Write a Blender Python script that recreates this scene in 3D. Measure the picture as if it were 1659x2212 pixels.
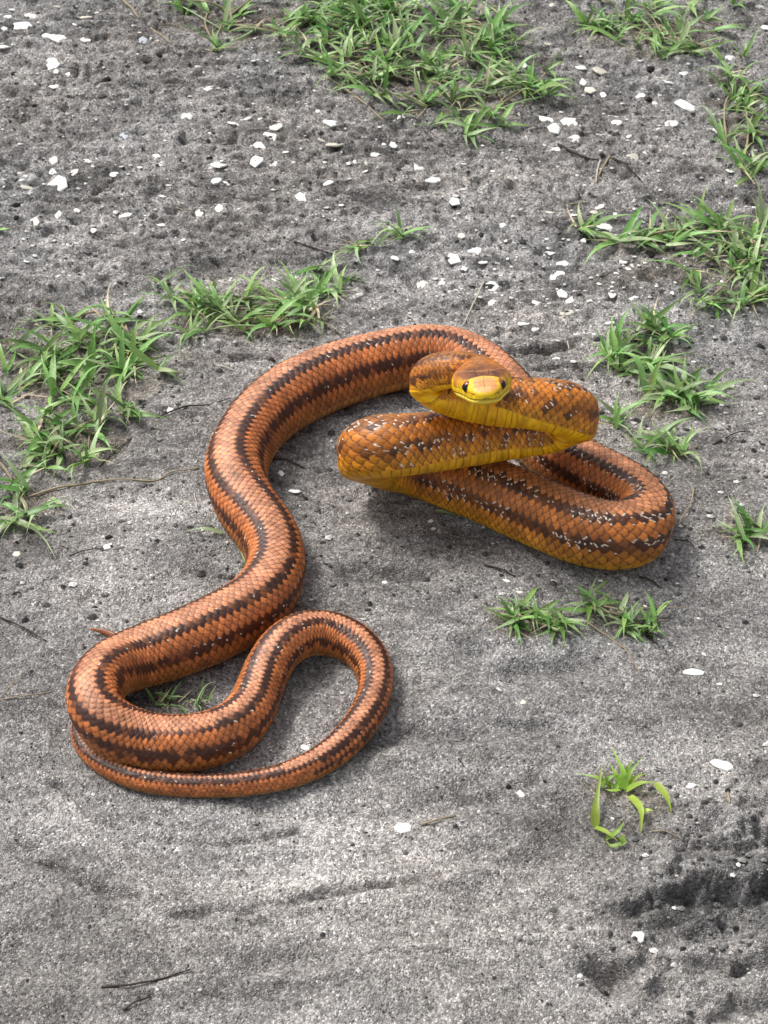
import bpy, math, random
import numpy as np
from mathutils import Vector, Matrix
for o in list(bpy.data.objects): bpy.data.objects.remove(o)
SC=bpy.context.scene; COL=SC.collection
rnd=random.Random(7); rng=np.random.default_rng(7)

# ---------------------------------------------------------------- camera, sky, sun, exposure
PITCH=math.radians(42); DIST=1.06; FPX=1106/math.tan(math.radians(17))
CAM=np.array([0,-DIST*math.cos(PITCH),DIST*math.sin(PITCH)])
FW=np.array([0,math.cos(PITCH),-math.sin(PITCH)]); UPV=np.array([0,math.sin(PITCH),math.cos(PITCH)])
cd=bpy.data.cameras.new('camera'); cam=bpy.data.objects.new('camera',cd); COL.objects.link(cam)
cam.location=CAM; cam.rotation_euler=(math.pi/2-PITCH,0,0)
cd.sensor_fit='VERTICAL'; cd.sensor_height=24; cd.sensor_width=18; cd.lens=12/math.tan(math.radians(17))
cd.clip_start=.02; cd.clip_end=500
cd.dof.use_dof=True; cd.dof.focus_distance=1.03; cd.dof.aperture_fstop=24
SC.camera=cam
SUN=Vector((-.55,.40,.92)).normalized()
w=bpy.data.worlds.new('World'); SC.world=w; w.use_nodes=True
nt=w.node_tree; bg=nt.nodes['Background']
sky=nt.nodes.new('ShaderNodeTexSky'); sky.sky_type='NISHITA'; sky.sun_disc=False
sky.sun_elevation=math.asin(SUN.z); sky.sun_rotation=math.atan2(SUN.x,SUN.y)
sky.air_density=1.0; sky.dust_density=4.0; sky.ozone_density=.6
hs=nt.nodes.new('ShaderNodeHueSaturation'); hs.inputs['Saturation'].default_value=.25   # thin cloud: a nearly colourless sky
nt.links.new(sky.outputs[0],hs.inputs['Color']); nt.links.new(hs.outputs[0],bg.inputs[0])
bg.inputs[1].default_value=.135
sd=bpy.data.lights.new('sun','SUN'); sd.energy=2.05; sd.angle=math.radians(17); sd.color=(1,.97,.92)
so=bpy.data.objects.new('sun',sd); COL.objects.link(so); so.rotation_euler=SUN.to_track_quat('Z','Y').to_euler()
SC.view_settings.view_transform='Standard'; SC.view_settings.look='None'
SC.view_settings.exposure=0.36; SC.view_settings.gamma=1; SC.view_settings.use_curve_mapping=False
SC.render.engine='CYCLES'

# ---------------------------------------------------------------- helpers
def P(x,y,z=0.0):
    """point on the plane of height z seen at (x,y) of a 1659x2212 view; returns point, depth"""
    d=FW+np.array([1.,0,0])*(x-829.5)/FPX+UPV*(1106-y)/FPX
    t=(z-CAM[2])/d[2]
    return CAM+d*t, t
def hash2(i,j,s=0):
    h=(i.astype(np.int64)*374761393+j.astype(np.int64)*668265263+s*1442695041)&0xFFFFFFFF
    h=((h^(h>>13))*1274126177)&0xFFFFFFFF
    return ((h^(h>>16))&0xFFFFFF)/float(0xFFFFFF)
def vnoise(x,y,s=0):
    xi=np.floor(x);yi=np.floor(y);fx=x-xi;fy=y-yi
    fx=fx*fx*(3-2*fx);fy=fy*fy*(3-2*fy)
    a=hash2(xi,yi,s);b=hash2(xi+1,yi,s);c=hash2(xi,yi+1,s);d=hash2(xi+1,yi+1,s)
    return (a*(1-fx)+b*fx)*(1-fy)+(c*(1-fx)+d*fx)*fy-.5
def fbm(x,y,oct=4,s=0):
    v=0;a=1.
    for k in range(oct):
        v=v+a*vnoise(x*2**k+k*17.3,y*2**k-k*9.1,s+k); a*=.5
    return v
def sstep(a,b,x):
    t=np.clip((x-a)/(b-a),0,1); return t*t*(3-2*t)
def mesh_np(name,V,Fq,colors=None,smooth=True):
    m=bpy.data.meshes.new(name); V=np.asarray(V,dtype=np.float32); Fq=np.asarray(Fq,dtype=np.int32)
    n=Fq.shape[1]
    m.vertices.add(len(V)); m.vertices.foreach_set('co',V.ravel())
    m.loops.add(Fq.size); m.loops.foreach_set('vertex_index',Fq.ravel())
    m.polygons.add(len(Fq)); m.polygons.foreach_set('loop_start',np.arange(0,Fq.size,n,dtype=np.int32))
    m.polygons.foreach_set('loop_total',np.full(len(Fq),n,dtype=np.int32))
    m.polygons.foreach_set('use_smooth',np.full(len(Fq),smooth))
    m.update(calc_edges=True); m.validate()
    if colors is not None:
        ca=m.color_attributes.new('Col','FLOAT_COLOR','POINT')
        c=np.ones((len(V),4),dtype=np.float32); c[:,:3]=colors; ca.data.foreach_set('color',c.ravel())
    return m
def link(name,mesh,mat=None,parent=None,**kw):
    o=bpy.data.objects.new(name,mesh); COL.objects.link(o)
    if mat and mesh and not mesh.materials: mesh.materials.append(mat)
    if parent: o.parent=parent
    for k,v in kw.items(): o[k]=v
    return o
def empty(name,loc,label,cat,group=None):
    o=bpy.data.objects.new(name,None); COL.objects.link(o); o.location=loc; o.empty_display_size=.02
    o['label']=label; o['category']=cat
    if group: o['group']=group
    return o
def mat_new(name):
    m=bpy.data.materials.new(name); m.use_nodes=True
    return m,m.node_tree.nodes,m.node_tree.links,m.node_tree.nodes['Principled BSDF']

# ---------------------------------------------------------------- ground relief
GROOVES=[ # points (1659-wide view px), half width mm, depth mm
([(120,1690),(150,1718),(200,1760),(290,1793),(380,1818),(470,1824),(560,1815),(640,1795)],3.0,2.2),
([(190,1730),(260,1760),(330,1790)],2.4,1.3),
([(95,1850),(150,1880),(190,1905),(240,1932),(300,1932)],4,3.2),
([(370,1972),(460,1972),(540,1964),(650,1945),(760,1925),(860,1908),(960,1900)],3.5,2.0),
([(420,1985),(560,1984)],2.5,1.5),
([(560,1745),(700,1755),(850,1752),(1000,1738),(1060,1725)],6,2.0),
([(760,1238),(830,1236),(935,1242)],6,3.6),
([(1030,1420),(1110,1440),(1200,1436),(1290,1440)],9,4.0),
([(760,1595),(900,1575),(1050,1580),(1210,1578)],7,2.6),
([(960,1310),(1010,1300),(1060,1312)],5,1.6),
([(1010,1700),(1080,1722),(1160,1742),(1230,1745)],6,2.6),
([(1060,1660),(1110,1680),(1160,1700)],5,3.0),
([(1380,1350),(1440,1405),(1500,1430)],4,2.5),
([(1440,1230),(1500,1240),(1560,1290)],6,3.0),
([(1030,1850),(1100,1870),(1180,1840)],7,2.5),
([(1030,1940),(1100,1920),(1170,1870)],7,2.5),
([(1400,1850),(1520,1865),(1600,1835)],5,2.0),
([(1480,1835),(1560,1800),(1640,1830)],5,3.0),
([(1300,2075),(1330,2090),(1320,2110)],6,6.0),
([(1400,2060),(1500,2075),(1590,2090)],6,4.0),
([(1440,2150),(1500,2180),(1580,2180)],7,4.0),
([(0,2060),(70,2040),(150,2075),(180,2100)],8,2.5),
([(130,2170),(170,2190)],6,3.0),
([(0,1830),(60,1830),(120,1850)],9,3.0),
([(520,2085),(600,2075),(700,2060),(760,2070)],6,2.4),
([(1000,2085),(900,2130),(860,2180)],9,2.0),
([(0,1180),(60,1172),(130,1190)],5,3.0),
([(200,1295),(260,1320),(340,1300)],6,1.6),
([(180,1100),(330,1060),(430,1085)],6,1.8),
([(760,1075),(850,1090),(950,1120),(1050,1170)],9,2.5),
([(380,1250),(450,1240),(500,1260)],6,2.0),
([(650,990),(720,1010),(760,1060)],6,1.8),
([(0,430),(80,428),(150,440)],4,2.5),
([(480,560),(600,575),(700,560)],5,2.5),
([(0,690),(60,700),(140,690)],5,2.5),
([(420,270),(470,285),(500,300)],6,4.0),
([(440,345),(450,360),(455,372)],6,4.0),
([(1400,420),(1420,440),(1500,430)],4,2.0),
([(1100,760),(1180,760),(1240,750)],4,2.5),
([(1150,800),(1220,790),(1300,800)],4,2.0),
]
HOLLOWS=[(905,1245,60,14,2),(1160,1445,90,14,2.5),(640,1700,60,20,1.5),(80,2080,80,30,3),(1540,2020,150,26,3),(1320,2090,40,22,4),
 (1450,2150,120,22,2),(1120,1690,60,18,2),(60,1830,70,25,2)]
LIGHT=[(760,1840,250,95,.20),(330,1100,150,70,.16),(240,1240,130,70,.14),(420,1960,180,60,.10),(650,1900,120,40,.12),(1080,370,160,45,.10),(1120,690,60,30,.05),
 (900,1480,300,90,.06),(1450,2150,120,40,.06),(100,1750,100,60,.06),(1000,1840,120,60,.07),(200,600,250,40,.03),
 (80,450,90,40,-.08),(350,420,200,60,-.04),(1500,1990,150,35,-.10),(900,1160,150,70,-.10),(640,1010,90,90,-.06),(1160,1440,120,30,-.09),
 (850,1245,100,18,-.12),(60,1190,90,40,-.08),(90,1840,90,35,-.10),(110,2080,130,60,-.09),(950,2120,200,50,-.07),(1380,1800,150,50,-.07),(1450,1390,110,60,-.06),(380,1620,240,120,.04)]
def relief(x,y):
    """fine + coarse height in metres at arrays x,y"""
    x=np.asarray(x,float);y=np.asarray(y,float)
    far=sstep(.05,.35,y)                     # coarser, looser soil away from the camera
    z=.0055*fbm(x*9,y*11,3,3)+(.0016+.0018*far)*fbm(x*34,y*62,3,11)
    bank=np.exp(-(((x-.25)/.10)**2+((y+.29)/.08)**2)**2)
    rough=.27+1.05*far+1.7*bank
    z+=rough*.0030*fbm(x*120,y*190,3,23)
    z+=(.3+1.0*far)*.0016*fbm(x*330,y*420,2,31)
    # soft wind and drag ridges, smooth near the camera
    wx_=x+.02*vnoise(x*9,y*9,301); r_=1-np.abs(2*vnoise(wx_*17,(y+.25*x*vnoise(x*3,y*3,302))*52,303)); z+=.0034*(1-.5*far)*(r_**3-.4)*sstep(-.15,.25,vnoise(x*7,y*9,304)+.1)
    r2=1-np.abs(2*vnoise(wx_*45,y*130,305)); z+=.0014*(r2**3-.4)*sstep(-.1,.3,vnoise(x*12,y*16,306))
    z+=bank*(.011*fbm(x*42,y*60,3,311)+.006*np.abs(fbm(x*110,y*140,2,312)))
    # pocked clods
    c=fbm(x*95,y*130,2,41); z-=rough*.0050*sstep(.26,.55,c)
    return z
gv=[]
for pl,hw,dp in GROOVES:
    q=np.array([P(a,b)[0][:2] for a,b in pl]); gv.append((q,hw/1000,dp/1000))
gv=[(q,h*(.62 if h<.0042 else 1.15),d*(1.05 if h<.0042 else .7)) for q,h,d in gv]
hv=[]
for a,b,rx,ry,d in HOLLOWS:
    p,t=P(a,b); hv.append((p[0],p[1],rx*t/FPX,ry*t/FPX/.68,d/1000))
BK=[(P(a,b)[0][:2],P(c,d)[0][:2],h) for a,b,c,d,h in ((1400,1965,1760,1915,.015),(1440,1905,1700,1775,.006),(1300,2095,1420,2060,.007),(1420,2110,1700,2080,.007),(1500,2195,1720,2150,.006))]
lv=[]
for a,b,rx,ry,d in LIGHT:
    p,t=P(a,b); lv.append((p[0],p[1],rx*t/FPX,ry*t/FPX/.68,d))
def ground_z(x,y,clip=None):
    x=np.asarray(x,float);y=np.asarray(y,float)
    z=relief(x,y)
    wx=x+.004*vnoise(x*60,y*60,5)+.002*vnoise(x*200,y*200,9); wy=y+.004*vnoise(x*60,y*60,6)+.002*vnoise(x*200,y*200,8)
    for q,hw,dp in gv:
        best=np.full(x.shape,9.)
        for a,b in zip(q[:-1],q[1:]):
            ab=b-a; t=np.clip(((wx-a[0])*ab[0]+(wy-a[1])*ab[1])/(ab@ab),0,1)
            best=np.minimum(best,np.hypot(wx-a[0]-t*ab[0],wy-a[1]-t*ab[1]))
        brk=np.clip(.95+1.0*fbm(x*38,y*38,3,77),.55,1.4)
        z-=2.1*dp*np.exp(-(best/hw)**2)*brk
        z+=dp*.22*np.exp(-((best-2*hw)/hw)**2)
    # crumbly bank at the lower right: a low broken scarp that faces the near side
    for bi_,(e0,e1,hi) in enumerate(BK):
        ln_=np.linalg.norm(e1-e0); ab=(e1-e0)/ln_; tt=(wx-e0[0])*ab[0]+(wy-e0[1])*ab[1]; sd_=91+7*bi_
        dd=-(wx-e0[0])*ab[1]+(wy-e0[1])*ab[0]+.012*vnoise(x*50,y*50,sd_)+.009*vnoise(x*150,y*150,sd_+1)+.005*vnoise(x*380,y*380,sd_+2)
        am=hi*sstep(-.030,.035,tt+.020*vnoise(y*60,x*60,sd_+3))*sstep(-.03,.03,ln_-tt)
        z+=am*np.where(dd>0,np.exp(-np.maximum(dd,0)/.036),-.36*np.exp(np.minimum(dd,0)/.022))*sstep(0,.0035,np.abs(dd))
    for a,b,rx,ry,d in hv:
        z-=d*np.exp(-((wx-a)/rx)**2-((wy-b)/ry)**2)
    return z
def gz1(x,y): return float(ground_z(np.array([x]),np.array([y]))[0])
def axis(lo,hi,step,outer):
    a=list(np.arange(lo,hi,step)); s=step; v=a[-1]
    while v<outer: s*=1.45; v+=s; a.append(v)
    s=step; v=a[0]; pre=[]
    while v>-outer: s*=1.45; v-=s; pre.append(v)
    return np.array(pre[::-1]+a)
gx=axis(-.46,.46,.0018,60); gy=axis(-.44,.20,.0015,60)
gy=gy[gy<=.2]; gy=np.r_[gy,np.arange(.2025,.95,.0024)]
v=gy[-1];s_=.0024;ex=[]
while v<60: s_*=1.45; v+=s_; ex.append(v)
gy=np.r_[gy,ex]
GX,GY=np.meshgrid(gx,gy)
GZ=ground_z(GX,GY)
nx,ny=len(gx),len(gy)
core=(np.abs(GX)<.55)&(GY<1.1)&(GY>-.6)
GZ=np.where(core,GZ,.004*fbm(GX*2,GY*2,2,3))
wxx=GX+.01*vnoise(GX*25,GY*25,7); fr_=.45+.55*sstep(-.02,.3,GY); tone=.94+.60*fbm(GX*13,GY*24,4,51)+.70*fr_*fbm(wxx*48,GY*125,3,61)+.60*fr_*fbm(GX*210,GY*330,2,65)
damp=sstep(.16,.42,fbm(wxx*22,GY*60,3,83)); tone=tone*(1-.36*damp*fr_)
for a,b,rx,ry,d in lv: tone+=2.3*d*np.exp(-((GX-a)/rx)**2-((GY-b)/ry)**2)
warm=np.clip(.5+fbm(GX*10,GY*10,3,71),0,1)
base=np.stack([.27+.012*warm,.262+0*warm,.258-.012*warm],-1)
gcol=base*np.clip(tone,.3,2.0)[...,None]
soil=np.zeros(GX.shape)                                  # brown humus among the grass roots
for a,b,rx,ry in ((760,80,150,90),(950,120,190,140),(1430,80,170,75),(1610,250,70,140),(1480,560,190,90),(1600,640,90,50),(1380,775,90,50),(1470,870,80,45),(170,800,210,130),(150,950,140,60),(560,690,190,55),(1160,1345,90,35),(1330,1330,90,45),(1345,1720,80,50),(40,1080,70,50),(470,50,160,60),(360,1515,80,25),(1610,1150,60,40)):
    p,t=P(a,b); soil=np.maximum(soil,np.exp(-(((GX-p[0])/(rx*t/FPX))**2+((GY-p[1])/(ry*t/FPX/.62))**2)))
soil=sstep(.28,.75,soil+.7*fbm(GX*40,GY*60,3,111))[...,None]
gcol=gcol*(1-.62*soil)+gcol*np.array([.62,.54,.43])*.62*soil
idx=np.arange(nx*ny).reshape(ny,nx)
FQ=np.stack([idx[:-1,:-1],idx[:-1,1:],idx[1:,1:],idx[1:,:-1]],-1).reshape(-1,4)
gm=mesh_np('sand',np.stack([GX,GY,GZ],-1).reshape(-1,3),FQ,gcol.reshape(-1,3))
m,N,L,B=mat_new('grey_sand')
at=N.new('ShaderNodeAttribute'); at.attribute_name='Col'
geo=N.new('ShaderNodeNewGeometry')
vo=N.new('ShaderNodeTexVoronoi'); vo.inputs['Scale'].default_value=1150; L.new(geo.outputs['Position'],vo.inputs['Vector'])
vo2=N.new('ShaderNodeTexVoronoi'); vo2.inputs['Scale'].default_value=620; L.new(geo.outputs['Position'],vo2.inputs['Vector'])
sp=N.new('ShaderNodeSeparateColor'); L.new(vo.outputs['Color'],sp.inputs[0])
sp2=N.new('ShaderNodeSeparateColor'); L.new(vo2.outputs['Color'],sp2.inputs[0])
r1=N.new('ShaderNodeValToRGB'); L.new(sp.outputs[0],r1.inputs[0])
e=r1.color_ramp.elements; e[0].position=0; e[0].color=(.30,.295,.29,1); e[1].position=1; e[1].color=(2.6,2.6,2.6,1)
for p_,c_ in ((.22,.62),(.5,.9),(.8,1.2),(.94,1.7)): q=r1.color_ramp.elements.new(p_); q.color=(c_,c_,c_,1)
r2=N.new('ShaderNodeValToRGB'); L.new(sp2.outputs[1],r2.inputs[0])
e=r2.color_ramp.elements; e[0].position=0; e[0].color=(.50,.49,.48,1); e[1].position=1; e[1].color=(1.55,1.55,1.55,1)
q=r2.color_ramp.elements.new(.5); q.color=(1,1,1,1)
m1=N.new('ShaderNodeMix'); m1.data_type='RGBA'; m1.blend_type='MULTIPLY'; m1.inputs[0].default_value=.72
L.new(at.outputs['Color'],m1.inputs[6]); L.new(r1.outputs[0],m1.inputs[7])
m2=N.new('ShaderNodeMix'); m2.data_type='RGBA'; m2.blend_type='MULTIPLY'; m2.inputs[0].default_value=.75
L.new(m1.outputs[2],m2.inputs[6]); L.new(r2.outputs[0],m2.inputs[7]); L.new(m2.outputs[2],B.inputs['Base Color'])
B.inputs['Roughness'].default_value=.9; B.inputs['Specular IOR Level'].default_value=.25
bp=N.new('ShaderNodeBump'); bp.inputs['Strength'].default_value=.8; bp.inputs['Distance'].default_value=.0009
L.new(vo.outputs['Distance'],bp.inputs['Height']); bp.invert=True; L.new(bp.outputs[0],B.inputs['Normal'])
link('ground',gm,m,kind='structure')

# coarse grains strewn on the sand: nobody could count them
def grains():
    n=42000
    px=rng.uniform(-.42,.42,n); py=-.40+1.2*rng.uniform(0,1,n)**1.15
    keep=(np.abs(px)<.21+.25*(py+.45)); px=px[keep];py=py[keep];n=len(px)
    pz=ground_z(px,py)
    r=rng.uniform(.00030,.00075,n)*(1+.5*np.clip(py*2,0,1)); big=rng.random(n)<.006; r[big]*=1.9
    oc=np.array([[1,0,0],[0,1,0],[-1,0,0],[0,-1,0],[0,0,1],[0,0,-1]],float)
    V=oc[None]*r[:,None,None]*rng.uniform(.6,1.25,(n,6,1)); V[:,:,2]*=.75
    an=rng.uniform(0,6.28,n); ca,sa=np.cos(an)[:,None],np.sin(an)[:,None]
    X=V[...,0]*ca-V[...,1]*sa; Y=V[...,0]*sa+V[...,1]*ca
    V=np.stack([X+px[:,None],Y+py[:,None],V[...,2]+pz[:,None]+r[:,None]*.2],-1).reshape(-1,3)
    f=np.array([[0,1,4],[1,2,4],[2,3,4],[3,0,4],[1,0,5],[2,1,5],[3,2,5],[0,3,5]])
    Fq=(f[None]+6*np.arange(n)[:,None,None]).reshape(-1,3)
    t=rng.random(n); g=np.where(t<.5,rng.uniform(.03,.14,n),np.where(t<.955,rng.uniform(.2,.40,n),rng.uniform(.5,.75,n)))
    c=np.stack([g,g*.985,g*.96],-1); c=np.repeat(c,6,0)
    return mesh_np('grains',V,Fq,c,False)
m,N,L,B=mat_new('grain_mat'); at=N.new('ShaderNodeAttribute'); at.attribute_name='Col'; L.new(at.outputs['Color'],B.inputs['Base Color']); B.inputs['Roughness'].default_value=.7
link('sand_grains',grains(),m,kind='stuff',label='coarse light and dark grains scattered over the grey sand',category='sand')

def crumbs():
    n=6500; px=rng.uniform(-.42,.42,n); py=rng.uniform(-.1,.85,n); r=rng.uniform(.0006,.0016,n)*(1+rng.random(n)**4)
    n2=1300; px=np.r_[px,rng.normal(.245,.065,n2)]; py=np.r_[py,rng.normal(-.295,.045,n2)]; r=np.r_[r,rng.uniform(.0007,.0019,n2)]
    n3=700; px=np.r_[px,rng.uniform(-.3,.3,n3)]; py=np.r_[py,rng.uniform(-.38,0,n3)]; r=np.r_[r,rng.uniform(.0005,.0011,n3)]
    n4=620; q=rng.random(n4); ax_=np.where(q<.45,rng.normal(.21,.07,n4),np.where(q<.8,rng.uniform(-.36,-.02,n4),rng.normal(.10,.05,n4))); ay_=np.where(q<.45,rng.normal(.33,.13,n4),np.where(q<.8,rng.uniform(.22,.80,n4),rng.normal(.22,.05,n4)))
    px=np.r_[px,ax_]; py=np.r_[py,ay_]; r=np.r_[r,rng.uniform(.0006,.0019,n4)]
    n=len(px); pz=ground_z(px,py)
    th_=rng.random(n); th_[-n4:]=.99; oc=[]
    for k in range(5): oc.append([math.cos(k*1.2566),math.sin(k*1.2566),.1])
    oc=np.array(oc+[[0,0,1],[0,0,-1]],float)
    V=oc[None]*r[:,None,None]*rng.uniform(.65,1.25,(n,7,1)); V[:,:,2]*=.7; V[:,:,0]*=rng.uniform(.8,1.6,(n,1))
    V=V+np.stack([px,py,pz+.25*r],-1)[:,None,:]
    f=np.array([[k,(k+1)%5,5] for k in range(5)]+[[(k+1)%5,k,6] for k in range(5)])
    Fq=(f[None]+7*np.arange(n)[:,None,None]).reshape(-1,3)
    g=np.where(th_<.45,rng.uniform(.02,.07,n),np.where(th_<.93,rng.uniform(.10,.26,n),rng.uniform(.6,.85,n)))
    c=np.repeat(np.stack([g*1.02,g*.99,g*.95],-1),7,0)
    return mesh_np('crumbs',V.reshape(-1,3),Fq,c,False)
link('soil_crumbs',crumbs(),m,kind='stuff',label='fine dark and grey soil crumbs littering the sand and the lower right bank',category='soil')

# ---------------------------------------------------------------- snake
CP=[
(1034,802,116,40,(0,.35,1)),
(1002,799,113,40,(0,.35,1)),
(962,800,110,41,(0,.35,1)),
(934,808,105,43,(-.1,.3,1)),
(925,826,98,45,(-.2,.4,1)),
(950,845,92,48,(0,1.0,1)),
(1020,860,88,52,(0,1.7,1)),
(1100,870,86,56,(0,1.25,1)),
(1180,878,84,60,(0,.6,1)),
(1228,888,76,62,(.1,.3,1)),
(1226,908,64,62,(.2,.3,1)),
(1160,926,55,62,(0,.6,1)),
(1070,940,53,64,(0,.9,1)),
(980,952,54,66,(0,.8,1)),
(880,962,56,68,(0,.55,1)),
(815,965,55,68,(0,.35,1)),
(794,978,42,67,(-.1,.3,1)),
(820,992,27,67,(0,.25,1)),
(890,998,None,68,(0,.2,1)),
(970,1024,None,69,(0,.2,1)),
(1065,1062,None,70,(0,.2,1)),
(1160,1103,None,72,(0,.2,1)),
(1250,1140,None,73,(0,.2,1)),
(1325,1156,None,72,(0,.2,1)),
(1378,1140,None,70,(.25,.2,1)),
(1388,1100,None,67,(.4,0,1)),
(1345,1058,None,65,(.2,.1,1)),
(1270,1018,None,64,(0,.2,1)),
(1208,978,None,64,(0,.2,1)),
(1150,920,None,64,(.1,.2,1)),
(1096,855,None,64,(.2,.3,1)),
(1025,790,None,64,(0,.4,1)),
(945,766,None,65,(0,.45,1)),
(860,776,None,67,(0,.45,1)),
(770,797,None,69,(0,.45,1)),
(678,829,None,71,(0,.45,1)),
(606,868,None,70,(-.1,.4,1)),
(545,925,None,66,(-.25,.3,1)),
(507,1005,None,65,(-.4,0,1)),
(525,1080,None,65,(-.1,0,1)),
(566,1133,None,64,(.1,0,1)),
(597,1195,None,63,(.15,0,1)),
(590,1255,None,65,(.1,0,1)),
(545,1310,None,67,(0,.1,1)),
(470,1352,None,69,(0,.2,1)),
(370,1396,None,68,(0,.2,1)),
(280,1425,None,64,(-.1,.15,1)),
(218,1460,24,60,(-.25,0,1)),
(198,1510,25,59,(-.3,0,1)),
(224,1560,23,60,(-.2,0,1)),
(290,1596,None,61,(0,.1,1)),
(380,1607,None,60,(0,.15,1)),
(470,1592,None,57,(0,.15,1)),
(536,1546,None,53,(.1,.1,1)),
(562,1480,None,49,(.0,.1,1)),
(586,1420,17,47,(0,.1,1)),
(630,1376,18,47,(0,.1,1)),
(695,1362,None,47,(0,.2,1)),
(762,1383,None,44,(.1,.1,1)),
(804,1425,None,40,(.2,0,1)),
(815,1475,None,37,(.2,0,1)),
(798,1532,None,36,(.1,0,1)),
(752,1596,None,34,(0,0,1)),
(680,1651,None,30,(0,.1,1)),
(576,1686,None,26,(0,.1,1)),
(437,1697,None,24,(0,.1,1)),
(298,1683,None,24,(0,.1,1)),
(205,1638,None,22,(-.1,0,1)),
(168,1595,None,20,(-.1,0,1)),
(178,1540,None,17,(0,0,1)),
(215,1465,None,14,(0,0,1)),
(268,1405,None,11,(0,0,1)),
(270,1378,None,8.5,(0,0,1)),
(232,1364,3,6,(0,0,1)),
(205,1359,4,4,(0,0,1)),
(183,1357,4,1.2,(0,0,1)),
]

def cr(A,n=14):
    out=[];M=len(A)
    for i in range(M-1):
        p0=A[max(i-1,0)];p1=A[i];p2=A[i+1];p3=A[min(i+2,M-1)]
        for k in range(n):
            t=k/n
            out.append(.5*((2*p1)+(-p0+p2)*t+(2*p0-5*p1+4*p2-p3)*t*t+(-p0+3*p1-3*p2+p3)*t**3))
    out.append(A[-1]); return np.array(out)
HL=.046                                        # head length
HD=np.array([.02,-math.cos(math.radians(23)),math.sin(math.radians(23))]); HD/=np.linalg.norm(HD)
TIP,_=P(1050,856,.133)
BASE=TIP-HD*HL
HUP=np.array([-.08,.40,1.0])
rows=[]
for i in range(5):
    q=TIP-HD*HL*i/4; rows.append([*q,.0112,*HUP])
q=BASE-HD*.010+np.array([-.0015,0,-.001]); rows.append([*q,.0108,*HUP])
for (x,y,h,r,d) in CP[1:]:
    z=.02 if h is None else h/1000
    for _ in range(4):
        p,t=P(x,y,z); rw=r*t/FPX
        if h is None: z=rw*.90-.0008
    rows.append([*p,rw,*(np.array(d)/np.linalg.norm(d))])
S=cr(np.array(rows,float))
ln=np.r_[0,np.cumsum(np.linalg.norm(np.diff(S[:,:3],axis=0),axis=1))]; TOT=ln[-1]
sa=np.r_[np.array([0,.0003,.0007,.0012,.0018]),np.arange(.0024,.055,.00045),np.arange(.055,TOT,.00064)]
if TOT-sa[-1]>1e-4: sa=np.r_[sa,TOT]
C=np.stack([np.interp(sa,ln,S[:,k]) for k in range(7)],-1)
def smooth(a,n):
    k=np.ones(2*n+1)/(2*n+1); p=np.pad(a,((n,n),(0,0)),'edge')
    return np.stack([np.convolve(p[:,i],k,'valid') for i in range(a.shape[1])],-1)
cs=smooth(C,11); cs2=smooth(C,24); w2_=sstep(.62,.68,sa)[:,None]; cs=cs*(1-w2_)+cs2*w2_; wgt=sstep(.05,.07,sa)[:,None]; C=C*(1-wgt)+cs*wgt
cen=C[:,:3]; rad=C[:,3]; Dv=C[:,4:7]
T=np.gradient(cen,sa,axis=0); T=(smooth(T,6)*(1-w2_)+smooth(T,18)*w2_)*wgt+T*(1-wgt); T/=np.linalg.norm(T,axis=1)[:,None]
Dv=smooth(Dv,14)*wgt+Dv*(1-wgt)
Dv=Dv-(Dv*T).sum(1)[:,None]*T; Dv/=np.linalg.norm(Dv,axis=1)[:,None]
Sv=np.cross(T,Dv)
# around-grid: dense over the scaly back and flanks, coarser on the belly
TH=np.r_[np.linspace(-128,128,193)[:-1],np.linspace(128,232,37)[:-1]]; NT=len(TH)
th=np.radians(np.where(TH>180,TH-360,TH))[None,:]; NS=len(sa)
ct,st=np.cos(th),np.sin(th)
def prof(up,dn,wd,n1=2.15,n2=3.3):
    n=np.where(ct>0,n1,n2); b=np.where(ct>0,up[:,None],dn[:,None]); a=wd[:,None]
    return 1/((np.abs(st)/a)**n+(np.abs(ct)/b)**n)**(1/n)
u=sa/HL
kw=[0,.015,.05,.10,.18,.30,.42,.56,.70,.82,.92,1.05,1.3]
wd_=[2.6,4.2,5.9,7.1,8.5,9.9,11.6,13.8,15.4,15.0,13.4,11.6,10.9]
up_=[1.4,2.4,3.5,4.4,5.4,7.2,8.2,8.6,8.9,9.2,9.8,10.6,10.9]
dn_=[2.4,3.8,5.2,6.2,7.0,7.8,8.4,8.8,9.0,9.2,9.8,10.4,10.6]
bl=sstep(1.05,1.5,u)
W=np.interp(u,kw,wd_)/1000*1.12*(1-bl)+rad*bl; U=np.interp(u,kw,up_)/1000*(1-bl)+rad*1.0*bl; Dn=np.interp(u,kw,dn_)/1000*(1-bl)+rad*.90*bl
hn=np.interp(u,[0,.1,.35,.6,1,1.4],[2.3,2.9,2.9,2.6,2.2,2.15])[:,None]; R=prof(U,Dn,W,hn)
R0=R.copy()
X_=R*st*1000; Z_=R*ct*1000; S_=np.broadcast_to(sa[:,None]*1000,R.shape)
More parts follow.
